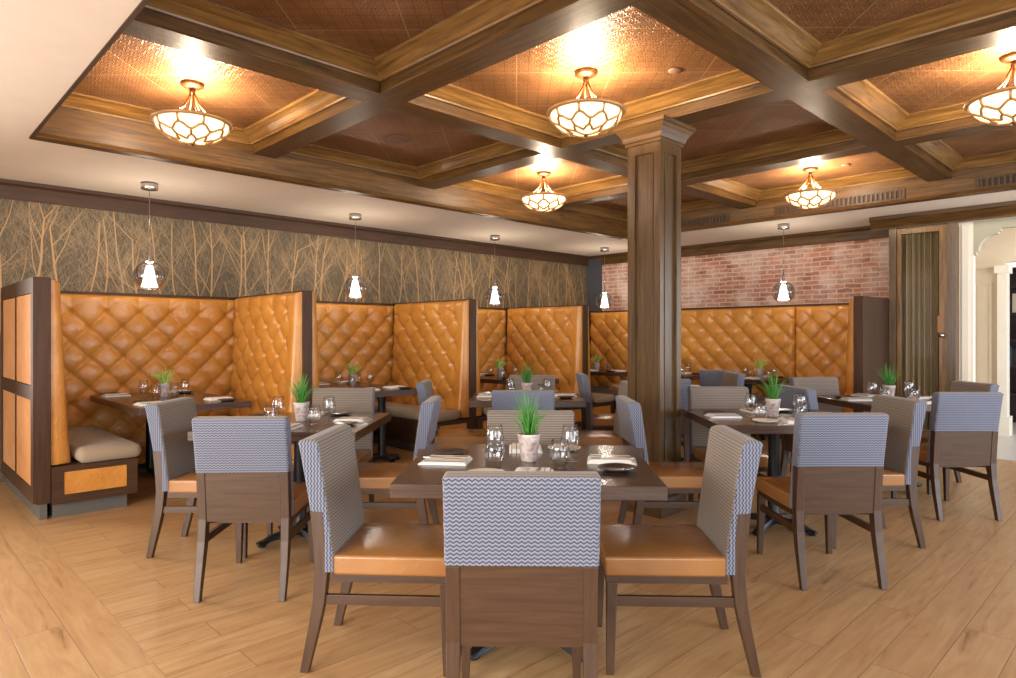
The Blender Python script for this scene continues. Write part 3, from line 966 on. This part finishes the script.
booth_table('first booth table', 1.47, 2.32, 5.46, 6.98, 6.38, pb, four)
booth_table('second booth table', 3.46, 4.12, 5.46, 6.98, 6.34, pb, four)
booth_table('third booth table', 5.60, 6.26, 5.50, 6.98, 6.25, pb, four)
booth_table('corner booth table', 7.86, 8.50, 5.85, 7.0, 6.42, ((-.20, 0),), ((-1, 0, -PI / 2, 'left'), (0, -.57, 0, 'front')))
two = ((-1, 0, -PI / 2, 'near'), (1, 0, PI / 2, 'bench'))
booth_table('brick wall table beside column', 7.80, 8.55, 4.62, 5.32, 5.02, ((-.22, 0),), two)
booth_table('middle brick wall table', 7.86, 8.62, 3.48, 4.20, 3.82, ((-.26, 0),), two)

# ------------------------------------------------------------------ lamps
def bowl_light():
    r = thing('ceiling_bowl_light', 'x', 'ceiling light')
    bm = BM(); lathe(bm, [(0, -.038), (.03, -.036), (.06, -.028), (.072, -.018), (.076, -.006), (.076, 0), (0, 0)], 28); obj('canopy', bm, MT['bronze'], r)
    bm = BM(); lathe(bm, [(0, -.075), (.012, -.07), (.02, -.055), (.014, -.036), (0, -.035)], 14); obj('stem', bm, MT['bronze'], r)
    rz_, R_ = -.262, .242
    for k in range(6):
        a = k * PI / 3 + .3
        pts = [(.010, -.06), (.022, -.09), (.042, -.135), (.075, -.18), (.13, -.218), (.195, -.242), (.232, rz_)]
        bm = BM(); tube(bm, [(math.cos(a) * d, math.sin(a) * d, z) for d, z in pts], [.006] * 7, 8)
        obj('arm', bm, MT['bronze'], r)
    bm = BM(); lathe(bm, [(R_ - .03, rz_ + .002), (R_ - .01, rz_ + .012), (R_ + .012, rz_ + .006), (R_ + .014, rz_ - .008), (R_ - .004, rz_ - .016), (R_ - .03, rz_ - .008), (R_ - .03, rz_ + .002)], 48)
    obj('rim', bm, MT['lattice'], r)
    def S(th, ph, off=0):     # th 0 at rim .. 1 at the bottom
        a = th * PI / 2
        c_ = (R_ - .014) * math.cos(a) ** 1.12 + off * math.cos(a)
        return (c_ * math.cos(ph), c_ * math.sin(ph), rz_ - .008 - (.132 + off) * math.sin(a))
    bm = BM(); prof = []
    for k in range(13):
        x, _, z = S(k / 12, 0); prof.append((max(x, 0) if k < 12 else 0, z))
    lathe(bm, prof, 40); obj('glass_bowl', bm, MT['bowl'], r, recalc=True)
    bm = BM(); n = 9
    def wave(t0, amp, phase): return [S(t0 + amp * math.cos(n * p + phase), p, .004) for p in [2 * PI * k / 90 for k in range(90)]]
    tube(bm, wave(.33, .085, 0), 0.0085, 6, True); tube(bm, wave(.66, .07, PI), 0.0085, 6, True)
    for k in range(n):
        p = 2 * PI * k / n
        tube(bm, [S(t_, p + PI / n, .004) for t_ in (0, .08, .16, .245)], 0.0085, 6)
        tube(bm, [S(t_, p, .004) for t_ in (.415, .47, .53, .59)], 0.0085, 6)
    for k in range(3):
        p = 2 * PI * k / 3 + PI / 9
        tube(bm, [S(t_, p, .004) for t_ in (.73, .82, .91, 1)], .008, 6)
    obj('lattice', bm, MT['lattice'], r)
    bm = BM(); lathe(bm, [(0, -.422), (.010, -.418), (.012, -.412), (.022, -.404), (0, -.402)], 14); obj('finial', bm, MT['bronze'], r)
    return r
BL = Maker(bowl_light())
def point(name, loc, power, col, rad=.05):
    l = bpy.data.lights.new(name, 'POINT'); l.energy = power; l.color = col; l.shadow_soft_size = rad
    o = bpy.data.objects.new(name, l); o.location = loc; COL.objects.link(o); return o
WARM = (1, .82, .60)
BOWL_UP, BOWL_DN = 80, 0
for (u, v, lab) in ((1.58, 4.675, 'bronze bowl light at left over the first booth'), (3.33, 2.695, 'largest bronze bowl light, left of the column top'),
                    (5.08, 4.675, 'bronze bowl light left of the column, in a farther coffer'), (6.90, 2.66, 'bronze bowl light at right in front of long vent'),
                    (5.0, .72, 'bronze bowl light cut off at the right edge')):
    BL.put(lab, (u, v, ZP), rnd.uniform(0, 1), 'bronze bowl ceiling lights')
    point('bowl_lamp', (u, v, ZP - .22), BOWL_UP, WARM, .04)

def pendant():
    r = thing('pendant_light', 'x', 'pendant light')
    bm = BM(); lathe(bm, [(0, -.06), (.066, -.06), (.069, -.056), (.069, 0), (0, 0)], 28); obj('canopy', bm, MT['chrome'], r)
    zc = -.84; rr = .135
    bm = BM(); tube(bm, [(0, 0, -.05), (0, 0, zc + .26)], .0022, 6); obj('cord', bm, MT['chrome'], r)
    bm = BM(); lathe(bm, [(0, zc + .27), (.008, zc + .265), (.012, zc + .18), (.022, zc + .135), (.022, zc + .10), (0, zc + .10)], 16); obj('socket', bm, MT['chrome'], r)
    bm = BM(); prof = []
    a0, a1 = R(9), R(148)
    for k in range(25):
        a = a0 + (a1 - a0) * k / 24; prof.append((rr * math.sin(a), zc + rr * math.cos(a)))
    for k in range(25):
        a = a1 + (a0 - a1) * k / 24; prof.append(((rr - .0025) * math.sin(a), zc + (rr - .0025) * math.cos(a)))
    prof.append(prof[0]); lathe(bm, prof, 36); obj('glass_globe', bm, MT['globe'], r)
    bm = BM(); lathe(bm, [(0, zc + .098), (.024, zc + .095), (.034, zc + .06), (.046, zc + .0), (.056, zc - .06), (.069, zc - .095), (.063, zc - .095), (.050, zc - .06), (.040, zc + .0), (.028, zc + .06), (0, zc + .07)], 28)
    obj('inner_shade', bm, MT['bulb'], r)
    return r
PD = Maker(pendant())
for (u, v, lab) in ((1.83, 6.50, 'clear globe pendant light over the first booth on the left'), (3.97, 6.55, 'clear globe pendant light over the second booth'),
                    (6.20, 6.62, 'clear globe pendant light over the third booth'), (8.27, 6.32, 'clear globe pendant light just left of the column'),
                    (8.11, 3.45, 'clear globe pendant light in front of the brick wall')):
    PD.put(lab, (u, v, ZC), rnd.uniform(0, 1), 'clear globe pendant lights')
    point('pendant_lamp', (u, v, ZC - .68), 17, (1, .88, .72), .04)

# small round fittings on the ceiling
def disc(name, cat, lab, u, v, z, r_, mat, h=.012):
    bm = BM(); lathe(bm, [(0, -h), (r_ * .8, -h), (r_, -h * .4), (r_, 0), (0, 0)], 28)
    o = obj(name, bm, mat); o.location = (u, v, z); tag(o, lab, cat); return o
disc('ceiling_speaker', 'speaker', 'round copper ceiling speaker in the dark left coffer', 3.30, 4.75, ZP, .115, MT['speaker'])
disc('sprinkler_cover', 'sprinkler', 'small copper sprinkler cover right of the largest bowl light', 3.72, 2.28, ZP, .045, MT['speaker'])
disc('sprinkler_cover', 'sprinkler', 'small dark sprinkler cover beside the far right bowl light', 7.0, 2.35, ZP, .045, MT['speaker'])

# ------------------------------------------------------------------ curtained door, doorway and the hall beyond
UD = 8.45
bm = BM()      # cornice over the door wall
hp = [(UD + .02, 2.52), (UD - .005, 2.52), (UD - .008, 2.54), (UD - .02, 2.56), (UD - .05, 2.60), (UD - .075, 2.63), (UD - .08, ZC), (UD + .02, ZC)]
prism(bm, hp, 'y', -3.4, 2.56)
struct(obj('trim_7', bm, MT['beam'], grain=1))
bm = BM()      # lintel wall above the opening
box(bm, UD + .021, UD + .16, -3.4, 2.375, 2.53, ZC)
struct(obj('wall_door', bm, MT['plaster']))
bm = BM()      # oak jambs
box(bm, UD, UD + .15, 2.30, 2.376, 0, 2.52); box(bm, UD + .15, WR, 2.31, 2.376, 0, ZC - .001); box(bm, UD, UD + .15, 1.725, 1.80, 0, 2.52)
struct(obj('trim_8', bm, MT['column'], grain=2))
# glazed leaf
r = thing('door_leaf', 'oak door leaf with olive curtain behind full height glass', 'door', (UD + .04, 2.05, 0))
bm = BM(); box(bm, -.02, .025, .205, .248, .01, 2.515); box(bm, -.02, .025, -.248, -.165, .01, 2.515); box(bm, -.02, .025, -.165, .205, 2.45, 2.515); box(bm, -.02, .025, -.165, .205, .01, .25)
obj('frame', bm, MT['coffer_oak'], r, grain=2, bevel=.003)
bm = BM(); box(bm, .0, .006, -.165, .205, .25, 2.45); obj('glass_pane', bm, MT['pane'], r)
bm = BM(); lathe(bm, [(0, 0), (.022, 0), (.024, .006), (.012, .012), (.011, .035), (.024, .045), (.027, .055), (.02, .066), (0, .068)], 18)
bm.transform(Matrix.Translation((-.02, -.20, 1.30)) @ Matrix.Rotation(-PI / 2, 4, 'Y')); obj('knob', bm, MT['chrome'], r)
bm = BM(); rbox(bm, -.027, -.02, -.185, -.150, 1.33, 1.52, .003); obj('lock_plate', bm, MT['bronze'], r)
# curtain hanging behind the glass
bm = BM(); rows = []
N = 90
for z in (.03, .6, 1.2, 1.8, 2.48):
    row = []
    for k in range(N + 1):
        y = 1.82 + .472 * k / N
        fl = .03 * math.sin(k * .55 + .4 * math.sin(k * .13)) + .012 * math.sin(k * .21 + z)
        row.append((UD + .135 + fl, y, z))
    for k in range(N, -1, -1): row.append((row[k][0] + .004, row[k][1], z))
    rows.append(row)
loft(bm, rows, True, True, 0, True)
c = obj('curtain', bm, MT['curtain']); tag(c, 'olive bronze pleated curtain hanging behind the glazed oak door', 'curtain')

# hall
HX = UD + .18
bm = BM()
box(bm, HX, HX + .10, 1.60, 1.724, 0, 2.9)                       # cream pilaster by the oak jamb
box(bm, HX - .02, HX, 1.64, 1.70, 0, 2.5)
box(bm, HX - .03, HX, 1.60, 1.724, 0, .2)
struct(obj('trim_9', bm, MT['cream'], grain=2))
bm = BM()      # arched head with stepped corner
poly = [(1.60, 2.60), (1.60, 2.17), (1.575, 2.17), (1.575, 2.21), (1.555, 2.21)]
for k in range(1, 9):
    poly.append((1.555 - .15 * (1 - math.cos(k * PI / 16)), 2.21 + .17 * math.sin(k * PI / 16)))
poly += [(1.385, 2.38), (1.385, 2.41), (1.36, 2.41), (1.36, 2.44), (-.6, 2.44), (-.6, 2.60)]
prism(bm, [(y, z) for y, z in poly], 'x', HX, HX + .10)
struct(obj('trim_10', bm, MT['sage']))
bm = BM()
box(bm, 10.6, 10.7, 1.62, 3.0, 0, 2.9); box(bm, 10.6, 10.7, -3.4, .35, 0, 2.9); box(bm, 10.6, 10.7, .35, 1.62, 2.25, 2.9)
struct(obj('wall_hall', bm, MT['beige']))
bm = BM()
def frame_u(bm, u, a, b, z0, z1, w_=.03, d_=.02):
    box(bm, u - d_, u, a, b, z0, z0 + w_); box(bm, u - d_, u, a, b, z1 - w_, z1); box(bm, u - d_, u, a, a + w_, z0 + w_, z1 - w_); box(bm, u - d_, u, b - w_, b, z0 + w_, z1 - w_)
frame_u(bm, 10.6, 1.76, 1.97, .45, 2.0); box(bm, 10.57, 10.6, 1.70, 3.0, 0, .2); box(bm, 10.56, 10.6, 1.62, 3.0, 2.18, 2.25)
struct(obj('trim_11', bm, MT['beige']))
bm = BM()
box(bm, 10.5, 10.7, 1.59, 1.69, .25, 2.1); box(bm, 10.47, 10.7, 1.56, 1.72, 0, .25); box(bm, 10.47, 10.7, 1.56, 1.72, 2.1, 2.2)
struct(obj('trim_12', bm, MT['cream']))
bm = BM(); box(bm, UD + .161, 13, -3.4, 3.0, 2.75, 2.85); struct(obj('ceiling_hall', bm, MT['plaster']))
bm = BM(); box(bm, WR + .21, 10.6, 2.45, 3.0, 0, 2.75); struct(obj('wall_hall_end', bm, MT['cream']))
bm = BM(); box(bm, UD + .05, 13, -3.4, 2.30, .0005, .006); struct(obj('floor_hall', bm, MT['stone']))
r = thing('bookcase', 'dark bookcase seen through the hall arch at the right edge', 'bookcase', (12.2, 1.5, .0065))
bm = BM(); box(bm, .25, .28, -1, 1, 0, 2.3)
for y in (-1, 0, .97): box(bm, 0, .25, y, y + .03, 0, 2.3)
for z in (0, .4, .8, 1.2, 1.6, 2.0, 2.27): box(bm, .002, .25, -.97, .97, z, z + .03)
obj('frame', bm, MT['books'], r)
qb = random.Random(4)
for z in (.43, .83, 1.23, 1.63):
    y = -.9
    while y < .9:
        w_ = qb.uniform(.03, .06); hh = qb.uniform(.2, .3)
        if not (-.04 < y + w_ and y < .04):
            bm = BM(); box(bm, .06, .24, y, y + w_ - .003, z + .0005, z + hh)
            bo = obj('book', bm, MT['shelf_blue'] if qb.random() < .45 else MT['plate_white'] if qb.random() < .3 else MT['books'])
            bo.location = (12.2, 1.5, .0065)
            tag(bo, 'small book on the bookcase shelf beyond the hall arch', 'book', 'books in the hall bookcase')
        y += w_ + (.15 if qb.random() < .15 else 0)

# ------------------------------------------------------------------ light
w = bpy.data.worlds.new('daylight'); scene.world = w; w.use_nodes = True
bg = w.node_tree.nodes['Background']; bg.inputs[0].default_value = (1, .96, .92, 1); bg.inputs[1].default_value = .95

def area(name, loc, target, sx, sy, power, col):
    l = bpy.data.lights.new(name, 'AREA'); l.shape = 'RECTANGLE'; l.size = sx; l.size_y = sy; l.energy = power; l.color = col
    o = bpy.data.objects.new(name, l); o.location = loc
    d = Vector(target) - Vector(loc); o.rotation_euler = d.to_track_quat('-Z', 'Y').to_euler(); COL.objects.link(o); return o
area('window_daylight_left', (-4.2, 1.6, 1.5), (2, 3.4, .9), 4.5, 2.0, 230, (1, .95, .89)).data.spread = R(125)
area('window_daylight_far_left', (-1.3, 7.16, 1.45), (-1.3, 3.0, 1.0), 2.6, 1.5, 135, (1, .95, .88)).data.spread = R(105)
bm = BM()
for q in ((-2.70, -2.60, .60, 2.30), (0, .10, .60, 2.30), (-2.60, 0, .60, .70), (-2.60, 0, 2.20, 2.30), (-1.32, -1.28, .70, 2.20)): box(bm, q[0], q[1], 7.10, WL - .005, q[2], q[3])
struct(obj('window_1', bm, MT['dark']))
area('window_daylight_right', (4.5, -3.3, 1.5), (4.2, 3, 1.0), 5.0, 2.0, 240, (.78, .88, 1))
area('window_daylight_behind', (-1.6, -3.4, 1.5), (1.2, 2.0, .8), 3.0, 2.0, 110, (.86, .93, 1))
area('hall_window_daylight', (9.6, -2.6, 1.5), (9.2, 2, .8), 1.6, 2.2, 130, (.75, .86, 1))
point('hall_lamp', (9.7, .9, 2.3), 5, WARM, .1)

# ------------------------------------------------------------------ camera
cam = bpy.data.cameras.new('camera'); cam.sensor_width = 36; cam.lens = 659 / 1016 * 36; cam.shift_y = -3.8 / 1016; cam.clip_start = .05
co = bpy.data.objects.new('camera', cam); co.location = (0, 0, H); co.rotation_euler = (PI / 2, 0, VIEW); COL.objects.link(co)
scene.camera = co
vs = scene.view_settings
vs.view_transform = 'Standard'; vs.look = 'None'; vs.gamma = 1; vs.use_curve_mapping = False; vs.exposure = .17
scene.cycles.sample_clamp_indirect = 6
scene.cycles.max_bounces = 10
scene.cycles.use_denoising = True
